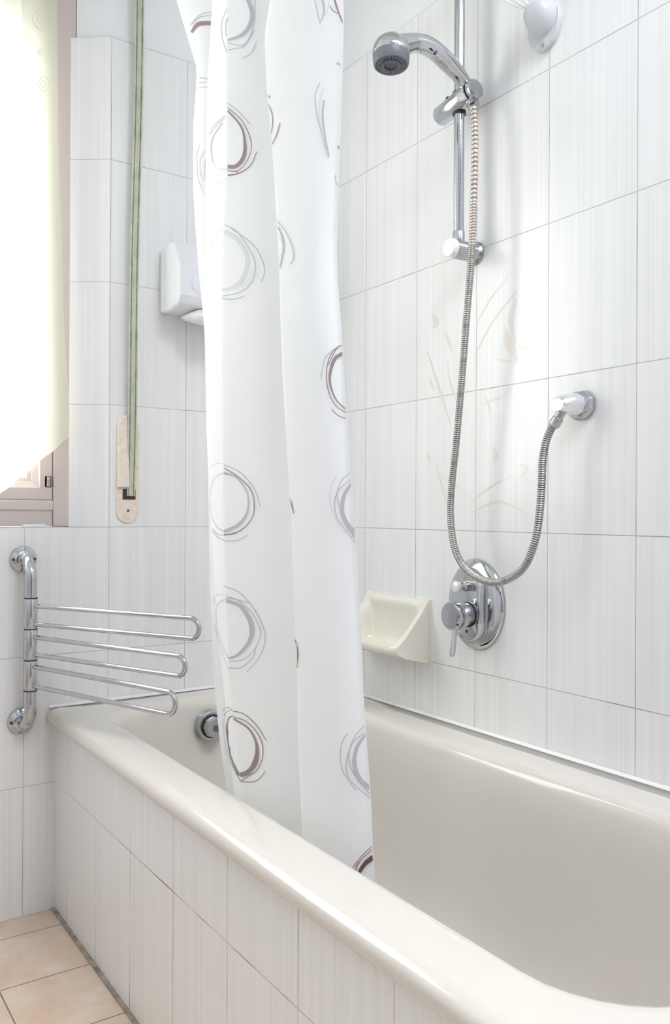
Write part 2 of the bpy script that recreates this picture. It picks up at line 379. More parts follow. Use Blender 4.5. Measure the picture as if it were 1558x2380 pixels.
# overflow fitting on the far end wall
fit = MB(); oc = Vector((-.343, -.105, .413)); ax = Vector((-.10, -1, .04))
fit.lathe([(.030, -.010), (.0365, 0), (.0375, .006), (.0365, .028), (.033, .031), (.026, .031)], oc, ax, 40)
ov = fit.build('overflow_collar', CHROME_D, tub)
fit = MB(); fit.lathe([(.029, .027), (.029, .0315), (.0235, .0320), (.0235, .028)], oc, ax, 40); fit.build('seal_ring', DARK, ov)
fit = MB(); fit.lathe([(.0255, .022), (.0255, .056), (.0235, .060), (.0085, .0605)], oc, ax, 8); fit.lathe([(.0245, .024), (.0245, .042), (.021, .044)], oc, ax, 40); kn = fit.build('overflow_knob', CHROME_D, ov)
fit = MB(); fit.lathe([(.0085, .059), (.0085, .0615), (.003, .062)], oc, ax, 20); tag(fit.build('knob_cap', mat('green_cap', srgb(74, 104, 106), .3), ov), 'dark green cap on the overflow knob')

# ------------------------------------------------------------------ soap dish
m = MB(); DY0, DY1, DZ0, DZ1 = -.553, -.315, .598, .7435
rim = spline([(-.006, 0, DZ1), (-.015, 0, .728), (-.026, 0, .713), (-.039, 0, .699), (-.062, 0, .674), (-.083, 0, .656), (-.100, 0, .646), (-.112, 0, .642)], .0035)
rim = [(p.x, p.z) for p in rim]; NR = len(rim); cav = spline([(-.006, 0, DZ1), (-.016, 0, DZ1-.010), (-.0165, 0, .722), (-.013, 0, .70), (-.013, 0, .665), (-.018, 0, .640), (-.036, 0, .630), (-.07, 0, .629), (-.095, 0, .631), (-.106, 0, .636), (-.112, 0, .642)], .0005)
cav = [cav[int(round(i*(len(cav)-1)/(NR-1)))] for i in range(NR)]; cav = [(p.x, p.z) for p in cav]
NY = 64; g = []
for j in range(NY+1):
    f = j/NY; y = DY0+(DY1-DY0)*f; e = min(f, 1-f)*(DY1-DY0)
    w = min(max((e-.013)/.030, 0), 1); w = w*w*(3-2*w)
    cut = .016*(1-min(e/.030, 1))**2          # front corners rounded in plan
    row = []
    for (rx, rz), (kx, kz) in zip(rim, cav):
        x = rx+(kx-rx)*w; z = rz+(kz-rz)*w
        x *= 1-cut/.112*min(1, abs(x)/.112)**3
        row.append((x, y, z))
    fx = row[-1][0]
    row += [(fx-.0015, y, .6375), (fx+.000, y, .628), (fx+.008, y, .6225), (-.07, y, .6145), (-.0008, y, DZ0), (-.0008, y, DZ1)]
    g.append(row)
m.loft(g, True, True)
m.box((-.006, DY0-.0045, DZ0-.001), (.0, DY1+.0045, DZ1+.001))
tag(m.build('soap_dish', CREAM2, smooth=50), 'cream ceramic soap dish fixed to the tiled wall above the tub', 'soap dish')

# ------------------------------------------------------------------ shower rail, slider, hand shower, hose
BX, BY = -.051, -.699
rail = thing('shower_rail', (BX, BY, 1.45), 'vertical chrome shower rail with round brackets on the tiled wall', 'shower rail')
m = MB(); m.lathe([(.0112, 0), (.0112, .61)], (BX, BY, 1.505), (0,0,1), 32); m.build('bar', CHROME, rail)
for bz in (1.499, 2.11):
    m = MB(); m.lathe([(.0245, -.0005), (.0245, .004), (.021, .008), (.0195, .012), (.0195, .064), (.0185, .066)], (-.0004, BY, bz), (-1,0,0), 40)
    sg = 1 if bz < 2 else -1
    br = m.build('wall_bracket', CHROME_D, rail)
    m = MB(); m.lathe([(.0195, .066), (.0195, .075), (.0175, .079), (.010, .0805)], (0, BY, bz), (-1,0,0), 40); tag(m.build('bracket_cap', mat('white_cap', srgb(246, 247, 250), .25), br), 'white end cap of the bracket')
    m = MB(); m.lathe([(.0132, .012*sg), (.0132, .036*sg), (.0122, .038*sg)], (BX, BY, bz), (0,0,1), 32); m.build('bar_sleeve', CHROME, br)
a = Vector((-.054, -.640, 1.8005)); b = Vector((-.057, -.748, 1.8145)); d = (b-a).normalized()
hold = MB(); hold.lathe([(.013, -.004), (.0185, 0), (.0208, .004), (.0215, .05), (.0212, .099), (.020, .1015)], a, d, 40)
ho = hold.build('slider', CHROME, rail)
hold = MB(); hold.lathe([(.0165, .099), (.0165, .108), (.0, .108)], a, d, 36); hold.build('slider_gap', DARK, ho)
hold = MB(); hold.lathe([(.0195, .1055), (.0205, .107), (.0205, .116), (.0175, .119), (.006, .1205)], a, d, 40); hold.build('slider_knob', CHROME_D, ho)
for z0, z1 in ((-.0235, -.0175), (.018, .0235)):
    hold = MB(); hold.lathe([(.0145, z0), (.0145, z1)], (BX, BY, 1.808), (0,0,1), 32); hold.build('slider_bushing', DARK, ho)
p = at(1043, 232, 'x', -.068)
hold = MB(); hold.lathe([(.004, 0), (.004, .006)], p, (-.3, .4, .8), 14); hold.build('release_pin', DARK, ho)

hs = thing('hand_shower', (-.062, -.745, 1.79), 'chrome hand shower with grey spray face held high on the rail', 'hand shower')
path = [(928, 108, -.728), (967, 100, -.728), (1004, 113, -.728), (1045, 150, -.728), (1073, 183, -.728), (1086, 206, -.730), (1094, 226, -.735), (1101, 247, -.743)]
ph = spline([at(x, y, 'y', yy) for x, y, yy in path], .004); n = len(ph)
rad = lambda s: .0225*(1-s/.16)+.0185*(s/.16) if s < .16 else (.0185-.0004*s if s < .55 else .0183-(s-.55)/.27*.0043 if s < .82 else .0135)
m = MB(); m.tube(ph, [rad(i/(n-1)) for i in range(n)], 28); m.build('handle', CHROME, hs, smooth=60)
fn = Vector((-.06, -.075, -.99)).normalized(); fc = at(909.5, 149, 'y', -.728)
m = MB(); m.lathe([(.0345, -.014), (.0366, -.018), (.0372, -.024), (.0355, -.034), (.0305, -.044), (.0215, -.053), (.010, -.0575), (.001, -.059)], fc, fn, 48); hd = m.build('head_dome', CHROME, hs, smooth=60)
m = MB(); m.lathe([(.0362, -.020), (.0362, -.012), (.0345, .001), (.0325, .003), (.0300, .0025), (.0290, .0)], fc, fn, 48); m.build('face_ring', GREYP, hd, smooth=50)
m = MB(); m.lathe([(.0305, -.002), (.0305, .001), (.020, .0012), (.0195, .0045), (.0175, .0055), (.013, .0045), (.0125, .0015), (.002, .0015)], fc, fn, 48)
u = fn.orthogonal().normalized(); w = fn.cross(u)
for rr, k, q in ((.0255, 28, .0015), (.022, 22, .0012), (.0155, 12, .0011), (.008, 8, .001)):
    for i in range(k):
        a0 = 2*PI*i/k; m.lathe([(q, 0), (q*.6, .0032)], fc+(u*math.cos(a0)+w*math.sin(a0))*rr+fn*(.001 if rr != .0155 else .0045), fn, 6, m=1)
tag(m.build('spray_face', [GREYD, mat('nozzle_tips', srgb(150, 152, 158), .4)], hd, smooth=40), 'dark grey spray face with nozzles')
p = at(1012, 123, 'y', -.7465)
m = MB(); m.lathe([(.003, -.003), (.003, .004)], p, (-.3, -.9, 0), 12); m.build('handle_pin', DARK, hs)

HZ = [(1101, 246, -.057), (1104, 300, -.058), (1104, 360, -.060), (1102, 450, -.062), (1096, 600, -.066), (1085, 740, -.068), (1075, 870, -.068), (1062, 1020, -.068), (1049, 1150, -.070), (1050, 1230, -.074), (1063, 1290, -.078), (1092, 1330, -.080), (1140, 1353, -.080), (1185, 1345, -.076), (1222, 1313, -.072), (1246, 1250, -.068), (1256, 1180, -.064), (1260, 1120, -.062), (1262, 1070, -.060), (1272, 1020, -.058), (1290, 982, -.055)]
hp = spline([at(x, y, 'x', X) for x, y, X in HZ], .00085); n = len(hp); Lh = [0]
for i in range(1, n): Lh.append(Lh[-1]+(hp[i]-hp[i-1]).length)
ms, rs, phs = [], [], 0
for i in range(n):
    per = .0092 if Lh[i] < .20 else .0060 if Lh[i] < .29 else .0042
    if i: phs += (Lh[i]-Lh[i-1])/per
    c = phs % 1; groove = c < .42
    ms.append((1 if Lh[i] < .29 else 2) if groove else (3 if Lh[i] < .29 else 0)); rs.append(.0066 if groove else .0078)
m = MB(); m.tube(hp, rs, 10, ms=ms)
hose = m.build('shower_hose', [mat('hose_metal', (.50, .49, .48, 1), .3, 1), mat('hose_brown', srgb(140, 120, 106), .5, .3), mat('hose_groove', srgb(112, 109, 108), .45, .4), mat('hose_pale', srgb(214, 208, 200), .3, .5)], fixn=False, smooth=60)
tag(hose, 'ribbed metal shower hose looping from the slider down to the wall elbow', 'shower hose')

# wall elbow the hose leaves from
eb = thing('wall_elbow', (0, -.985, 1.142), 'chrome hose outlet elbow on the tiled wall', 'hose outlet')
ec = Vector((-.0004, -.985, 1.1445))
def oct_ring(h, q, n=8): return [ec+Vector((-h, q*math.cos(2*PI*(i+.5)/n), .86*q*math.sin(2*PI*(i+.5)/n))) for i in range(n)]
m = MB(); m.loft([oct_ring(0, .033), oct_ring(.008, .033), oct_ring(.013, .0305), oct_ring(.018, .024), oct_ring(.021, .018)]); m.build('wall_flange', CHROME, eb, smooth=25, bevel=.0012)
m = MB(); sec = []
for h, dy, dz, hw, hh in ((.012, .0, .0, .022, .021), (.024, .002, .001, .0235, .0205), (.040, .003, .001, .023, .018), (.056, .004, -.001, .020, .0155), (.064, .004, -.003, .014, .011)):
    sec.append([ec+Vector((-h, dy+hw*math.cos(2*PI*i/24), dz+hh*math.sin(2*PI*i/24))) for i in range(24)])
m.loft(sec); m.build('elbow_body', mat('white_chrome', (.92, .93, .95, 1), .2, 1), eb, smooth=50)
q = at(1291, 984, 'x', -.055); q2 = at(1301, 966, 'x', -.052); dd = (q-q2).normalized()
m = MB(); m.lathe([(.0085, -.012), (.0085, .004), (.0105, .006), (.0105, .019), (.0085, .023)], q2, dd, 24); m.build('hose_nut', CHROME_D, eb)

# ------------------------------------------------------------------ mixer
mx_ = thing('bath_mixer', (0, -.707, .75), 'chrome lever mixer on oval wall plate below the shower hose', 'mixer tap')
mc = Vector((-.0004, -.706, .7485))
ell = lambda h, a, b: [mc+Vector((-h, a*math.cos(2*PI*i/56), b*math.sin(2*PI*i/56))) for i in range(56)]
m = MB(); m.loft([ell(0, .083, .097), ell(.004, .083, .097), ell(.009, .079, .093), ell(.013, .069, .084), ell(.015, .055, .074), ell(.015, .04, .06)]); pl = m.build('wall_plate', CHROME, mx_, smooth=40)
m = MB(); sd = lambda h, hw, hh, dz=0: [mc+Vector((-h, .004+u_, v_+dz)) for u_, v_ in stadium(hw, hh)]
m.loft([sd(.010, .045, .079), sd(.022, .0445, .0785), sd(.027, .042, .076), sd(.029, .037, .071)]); m.build('body', CHROME, mx_, smooth=40)
m = MB(); m.lathe([(.0265, .026), (.0265, .031)], mc+Vector((0, -.004, -.020)), (-1,0,0), 40); m.build('seal_ring', DARK, mx_)
kc = mc+Vector((0, -.004, -.020))
m = MB(); m.lathe([(.0245, .028), (.0245, .042), (.0215, .046), (.019, .050), (.019, .060)], kc, (-1,0,0), 40); cb = m.build('cartridge_collar', CHROME_D, mx_)
m = MB(); m.lathe([(.019, .058), (.0275, .0605), (.0290, .0635), (.0290, .078), (.0268, .0808), (.010, .0813)], kc, (-1,0,0), 40); lv = m.build('lever_knob', CHROME, mx_)
m = MB(); lp = [kc+Vector((-.070, -.003, -.020)), kc+Vector((-.073, -.006, -.040)), kc+Vector((-.078, -.008, -.065)), kc+Vector((-.082, -.009, -.083))]
lp = spline(lp, .004); sec = []
for i, p in enumerate(lp):
    s = i/(len(lp)-1); hw = .0055+.0022*s; hw *= math.sqrt(max(.04, 1-max(0, (s-.9)/.1)**2)); th = .0042
    sec.append([p+Vector((th*math.sin(2*PI*k/16), hw*math.cos(2*PI*k/16), 0)) for k in range(16)])
m.loft(sec); m.build('lever', CHROME, lv, smooth=60)
dc = mc+Vector((0, -.004, .040))
m = MB(); m.lathe([(.0105, .026), (.0105, .042), (.0075, .044), (.0065, .056)], dc, (-1,0,0), 28); dv = m.build('diverter', CHROME_D, mx_)
m = MB(); m.lathe([(.0065, .055), (.0105, .057), (.0125, .061), (.0125, .064), (.010, .067), (.003, .0685)], dc, (-1,0,0), 28); m.build('diverter_button', mat('satin_white', (.88, .88, .88, 1), .3, .6), dv)
m = MB(); m.lathe([(.0036, .0285), (.0036, .0296)], mc+Vector((0, .0, -.056)), (-1,0,0), 14); m.build('screw_hole', DARK, mx_)

# ------------------------------------------------------------------ airer cords and their wall cup
cup = thing('airer_cord_holder', (0, -.89, 1.9), 'white plastic wall cup with thin cords fanning up to the ceiling', 'cord holder')
cy_, cz_ = at(1262, 58, 'x', 0).y, at(1262, 58, 'x', 0).z
def cup_ring(h, sc, dz=0):
    pts = spline([(0, -.060, 0), (.022, -.052, 0), (.038, -.024, 0), (.041, .006, 0), (.034, .020, 0), (.033, .042, 0), (.022, .054, 0), (0, .050, 0), (-.022, .054, 0), (-.033, .042, 0), (-.034, .020, 0), (-.041, .006, 0), (-.038, -.024, 0), (-.022, -.052, 0), (0, -.060, 0)], .007)[:-1]
    return [Vector((-h-.0003, cy_-.010+p.x*sc, cz_-.002+dz+p.y*sc*.93)) for p in pts]
m = MB(); CUPM = mat('cup_plastic', srgb(206, 208, 212), .35)
m.loft([cup_ring(0, 1), cup_ring(.008, 1), cup_ring(.011, .95)]); m.build('back_plate', CUPM, cup, smooth=40)
m = MB(); sec = []
for h, zb, zt, hw in ((.010, -.036, .042, .033), (.022, -.031, .038, .032), (.034, -.022, .033, .029), (.043, -.010, .027, .023), (.047, .002, .020, .013)):
    sec.append([Vector((-h, cy_-.012+hw*math.cos(2*PI*k/28), cz_+(zb+zt)/2+(zt-zb)/2*math.sin(2*PI*k/28))) for k in range(28)])
m.loft(sec); m.build('cup', CUPM, cup, smooth=50)
for px, py in ((1283, 20), (1262, 106)):
    q = at(px, py, 'x', -.0113); m = MB(); m.lathe([(.0038, -.001), (.0038, .002), (.002, .0027)], q, (-1,0,0), 14); m.build('screw', CHROME_D, cup)
for i in range(5):
    y0 = cy_+.014-.0105*i; q0 = Vector((-.030+.003*i, y0, cz_+.026)); fan = 1-i/4
    ends = [(1150, -25), (1178, -30), (1200, -35), (1225, -40), (1252, -45)][i]
    q1 = at((1222, 1231, 1240, 1249, 1258)[i], 22-2*i, 'x', -.034); q2 = at(ends[0], ends[1], 'x', -.050+.004*i)
    q3 = q2+(q2-q1)*2.2+Vector((0, 0, .10)); q4 = Vector((q3.x-.04*fan, q3.y+.25*fan, ZC-.001))
    m = MB(); m.tube(spline([q0, q1, q2, q3, q4], .012), .0026, 8)
    m.build('airer_cord', WHITE, cup, smooth=60)

# ------------------------------------------------------------------ towel rail
TX = -.764
tr = thing('towel_rail', (TX, 0, .46), 'chrome swivel towel rail with three looped arms below the window', 'towel rail')
for fz, fx in ((.831, -.766), (.456, -.769)):
    m = MB(); m.lathe([(.0305, 0), (.0305, .003), (.0285, .008), (.021, .012), (.018, .016), (.0145, .017)], (fx, -.0005, fz), (0,-1,0), 40); fl = m.build('flange', CHROME, tr)
    for sg in (-1, 1):
        m = MB(); m.lathe([(.0036, .005), (.0036, .0122), (.0015, .0128)], (fx+sg*.0232, 0, fz), (0,-1,0), 12); m.build('screw', DARK, fl)
PY = -.066
pp = [(-.766, -.012, .831), (-.766, -.026, .831), (-.7655, -.044, .827), (-.765, -.058, .815), (TX, PY, .797), (TX, PY, .77)]
pp2 = [(TX, PY, .52), (TX, PY, .492), (-.765, -.058, .473), (-.767, -.044, .461), (-.769, -.026, .456), (-.769, -.012, .456)]
m = MB(); m.tube(spline(pp, .005)+spline(pp2, .005), .0132, 24); m.build('post', CHROME, tr, smooth=60)
SLV = [(1390, 1461), (1463, 1533), (1535, 1604)]
zpx = lambda py: at(72, py, 'y', PY-.0).z
for (za, zb), (ya1, ya2), (ex, ey1, ey2) in zip([(zpx(a+1.5), zpx(b-1.5)) for a, b in SLV], [(1408, 1450), (1480, 1520), (1548, 1593)], [(466, 1437, 1481), (433, 1526, 1572), (411, 1610, 1657)]):
    zt = zpx(ya1); zl = zpx(ya2); rr = (zt-zl)/2; zm = (zt+zl)/2
    # swing angle: the arm tip lies 0.47 m out at the height of the arm
    best = None
    for k in range(600):
        an = -PI/2*k/600; tip = Vector((TX+math.cos(an)*.47, PY+math.sin(an)*.47, zm)); dv_ = tip-CAM; Z = dv_.dot(FW)
        u_ = 779+SX+F_PX*dv_.dot(RT)/Z
        e = abs(u_-ex+3)
        if best is None or e < best[0]: best = (e, an)
    an = best[1]; dr = Vector((math.cos(an), math.sin(an), 0)); ctr = Vector((TX, PY, 0))
    m = MB(); m.lathe([(.0138, 0), (.0145, .0015), (.0145, zb-za-.0015 if zb > za else za-zb-.0015), (.0138, abs(za-zb))], (TX, PY, min(za, zb)), (0,0,1), 28)
    slv = m.build('sleeve', CHROME, tr)
    Lr = .47-rr
    pts = [ctr+dr*.010+Vector((0,0,zt)), ctr+dr*.06+Vector((0,0,zt))]+[ctr+dr*(.06+(Lr-.06)*k/8)+Vector((0,0,zt)) for k in range(1, 9)]
    pts += [ctr+dr*(Lr+rr*math.sin(PI*k/14))+Vector((0,0,zm+rr*math.cos(PI*k/14))) for k in range(1, 14)]
    pts += [ctr+dr*(Lr-(Lr-.010)*k/9)+Vector((0,0,zl)) for k in range(0, 10)]
    m = MB(); m.tube(pts, .0052, 14); m.build('looped_arm', CHROME, slv, smooth=60)
for z in [zpx(1390), zpx(1462), zpx(1534), zpx(1605)]:
    m = MB(); m.lathe([(.0148, -.0012), (.0148, .0012)], (TX, PY, z), (0,0,1), 28); m.build('joint_ring', DARK, tr)

# ------------------------------------------------------------------ shutter strap and its winder
wn = thing('strap_winder', (-.515, 0, .913), 'beige shutter strap winder plate let into the tiles beside the window', 'strap winder')
wc = Vector((-.5155, 0, 1.048))
st = lambda y, hw, hh: [Vector((wc.x+u_, y, wc.z+v_)) for u_, v_ in stadium(hw, hh)]
m = MB(); m.loft([st(0, .0295, .1345), st(-.003, .0295, .1345), st(-.005, .0275, .1325)]); m.build('cover_plate', BEIGE, wn, smooth=30)
m = MB()   # raised cover on the left half
hl = [(u_, v_) for u_, v_ in stadium(.0285, .1335, 20) if u_ <= .0005 and v_ > -.046]
hl = sorted(hl, key=lambda q: q[1]); hl = [(-.0285, -.046)]+hl+[(.0005, .1335), (.0005, -.046)]
o2 = []
for q in hl:
    if not o2 or (Vector(q)-Vector(o2[-1])).length > 1e-4: o2.append(q)
ringh = lambda y, s: [Vector((wc.x-.014+(u_+.014)*s, y, wc.z+.035+(v_-.035)*(1-(1-s)*.2))) for u_, v_ in o2]
m.loft([ringh(-.0045, 1), ringh(-.012, 1), ringh(-.014, .85)]); m.build('raised_cover', [BEIGE], wn, smooth=30)
z0, z1 = at(296, 1161, 'y', -.005).z, at(296, 1137, 'y', -.005).z
xs0, xs1 = at(285, 1150, 'y', -.005).x, at(315, 1150, 'y', -.005).x
m = MB(); m.box((xs0, -.0056, z0), (xs1, -.0048, z1)); m.build('strap_slot', DARK, wn, smooth=None)
q = at(298, 1187, 'y', -.005); m = MB(); m.lathe([(.0028, -.001), (.0028, .0008)], q, (0,-1,0), 12); m.build('screw_hole', DARK, wn)
m = MB(); cols = [0, .13, .28, .36, .64, .72, .87, 1]; mi = [1, 0, 1, 2, 1, 0, 1]
rows = []
NB = 60
for j in range(NB+1):
    py = -520+(1153+520)*j/NB; s = py/1153
    yb = -.030+(.022*max(0, (py-800)/353) if py > 800 else 0)
    xc = 325.5+(304-325.5)*s+(1.2*math.sin(py/130)); hw = 10.3 if py < 1000 else 10.3-1.2*(py-1000)/153
    row = [at(xc-hw+2*hw*c, py, 'y', yb-.0012*math.sin(PI*c)) for c in cols]
    rows.append(row+[p+Vector((0, .0016, 0)) for p in row[::-1]])
nb = len(rows[0]); k0 = 0
for r in rows: m.v += r
for j in range(NB):
    for i in range(nb):
        a_ = j*nb+i; b_ = j*nb+(i+1)%nb; m.f.append([a_, b_, b_+nb, a_+nb]); m.m.append(mi[i] if i < 7 else 1)
STRAP_G = noisy('strap_green', srgb(128, 152, 130), srgb(98, 128, 108), 40, .7); STRAP_P = noisy('strap_pale', srgb(206, 208, 188), srgb(178, 190, 166), 40, .7); STRAP_B = noisy('strap_beige', srgb(214, 196, 176), srgb(196, 180, 160), 30, .7)
tag(m.build('shutter_strap', [STRAP_G, STRAP_P, STRAP_B], fixn=True, smooth=30), 'woven beige shutter strap with green stripes hanging in front of the tiles', 'shutter strap')

# ------------------------------------------------------------------ wall dryer
hx0, hx1 = -.4345, -.225
hd_ = thing('wall_dryer', (-.33, 0, 1.43), 'white plastic wall dryer half hidden by the shower curtain', 'wall dryer')
prof = [(-.0005, 1.447), (-.0005, 1.606), (-.060, 1.612), (-.084, 1.608), (-.124, 1.545), (-.126, 1.470), (-.116, 1.449), (-.06, 1.443)]
m = MB(); m.loft([[(x, y, z) for y, z in prof] for x in (hx0, hx1)]); m.build('housing', WPLAST, hd_, smooth=None, bevel=.008)
m = MB(); m.lathe([(.030, 0), (.030, .001), (.0283, .0012), (.0283, .0004), (.0265, .0004), (.0265, .0016), (.024, .002), (.001, .0022)], (at(443, 690, 'y', -.1252).x+.030, -.1252, 1.503), (0,-1,0), 40, ms=None); m.build('round_button', WPLAST, hd_)
m = MB(); sec = []
for y, hw, zt, zb in ((-.040, .055, 1.446, 1.430), (-.075, .056, 1.450, 1.420), (-.105, .054, 1.450, 1.413), (-.126, .048, 1.444, 1.414), (-.138, .038, 1.436, 1.418)):
    zb -= .007; sec.append([(-.338+hw*math.cos(2*PI*k/28), y, (zt+zb)/2+(zt-zb)/2*math.sin(2*PI*k/28)) for k in range(28)])
m.loft(sec); nz = m.build('outlet_nozzle', WPLAST, hd_, smooth=50)
m = MB(); m.lathe([(.0075, -.002), (.0075, .0014)], (-.352, -.131, 1.4185), (0, -.75, -.65), 20); m.build('nozzle_hole', mat('hole_grey', srgb(172, 174, 176), .5), nz)
m = MB(); m.box((-.362, -.1285, 1.4400), (-.285, -.119, 1.4475)); m.build('outlet_slot', mat('slot_grey', srgb(140, 134, 128), .5), hd_, smooth=None)

# ------------------------------------------------------------------ shower curtain
FL = [(-520,330),(-260,352),(0,410),(60,428),(100,440),(160,458),(200,456),(290,449),(440,449),(540,455),(640,463),(740,473),(800,477),(1000,480),(1080,483),(1350,488),(1540,495),(1640,503),(1730,512),(1832,527),(2000,548),(2300,575)]
FA = [(-520,452),(-200,492),(0,494),(188,482),(336,479),(538,477),(800,476.5),(1000,481),(1400,500),(1800,540),(2300,590)]
FB = [(-520,520),(0,528),(235,527),(400,526),(538,519),(740,516),(1000,519),(1216,520),(1367,525),(1556,532),(1650,540),(1805,558),(2000,575),(2300,600)]
FC = [(-520,650),(-150,634),(0,628),(84,615),(200,620),(336,632),(437,639),(605,649),(740,652),(876,657),(1065,668),(1216,678),(1405,684),(1519,689),(1700,693),(1800,696),(1940,703),(2300,722)]
FR = [(-520,830),(-200,806),(0,798),(40,800),(190,796),(300,793),(450,788),(560,784),(640,785),(800,797),(920,803),(1050,812),(1240,827),(1400,836),(1540,843),(1660,848),(1750,855),(1860,863),(1990,868),(2060,872),(2300,888)]
def fold(T, d=0): return lambda y: interp(T, y)+d
# panels: (left fold, right fold, x left, x right, bulge towards the room, front?)
PAN = [(fold(FL), fold(FA, 26), -.556, -.536, .008, 1), (fold(FA, 26), fold(FA), -.536, -.562, 0, 0), (fold(FA), fold(FB), -.562, -.594, .002, 1),
       (fold(FB), fold(FC, 20), -.594, -.552, .004, 1), (fold(FC, 20), fold(FC), -.552, -.585, 0, 0), (fold(FC), fold(FR), -.585, -.546, .012, 1), (fold(FR), fold(FR, -46), -.548, -.535, -.002, 0)]
def cx_of(pan, t, py):
    l, r, xa, xb, bu, _ = pan
    amp = 1 if py < 1500 else 1-.35*(py-1500)/800
    rip = .0022*math.sin(py/170+xa*90)*math.sin(PI*t)
    return -.560+((xa+(xb-xa)*t)+.560)*amp-bu*math.sin(PI*t)*amp-rip
m = MB(); pys = [-1040+(2330+1040)*j/130 for j in range(131)]
cols = []
for pi_, pan in enumerate(PAN):
    nc = 22 if pan[5] else 5
    for k in range(nc+(1 if pi_ == len(PAN)-1 else 0)): cols.append((pan, k/nc))
NC = len(cols)
for py in pys:
    for pan, tt in cols:
        l, r = pan[0](py), pan[1](py)
        m.v.append(at(l+(r-l)*tt, py, 'x', cx_of(pan, tt, py)))
for j in range(len(pys)-1):
    for i in range(NC-1): m.f.append([j*NC+i, j*NC+i+1, (j+1)*NC+i+1, (j+1)*NC+i]); m.m.append(0)
def oncurtain(px, py):
    pick = None
    for pan, lim in ((PAN[0], FA), (PAN[2], FB), (PAN[3], FC), (PAN[5], FR)):
        if px <= interp(lim, py)-.5 or pan is PAN[5]: pick = (pan, lim); break
    pan, lim = pick; l, r = pan[0](py), pan[1](py); px = min(max(px, l+1), interp(lim, py)-.5)
    tt = (px-l)/(r-l)
    return at(px, py, 'x', cx_of(pan, tt, py)-.0012)
def C2(L): return [(400+x/2.975, y/2.975) for x, y in L]
def C7(L): return [(400+x/2.644, 800+y/2.644) for x, y in L]
def C5(L): return [(480+x/3.71, 1600+y/3.71) for x, y in L]
B, D, G, P = 1, 2, 3, 4
th = (2, 2.4, 1.8)
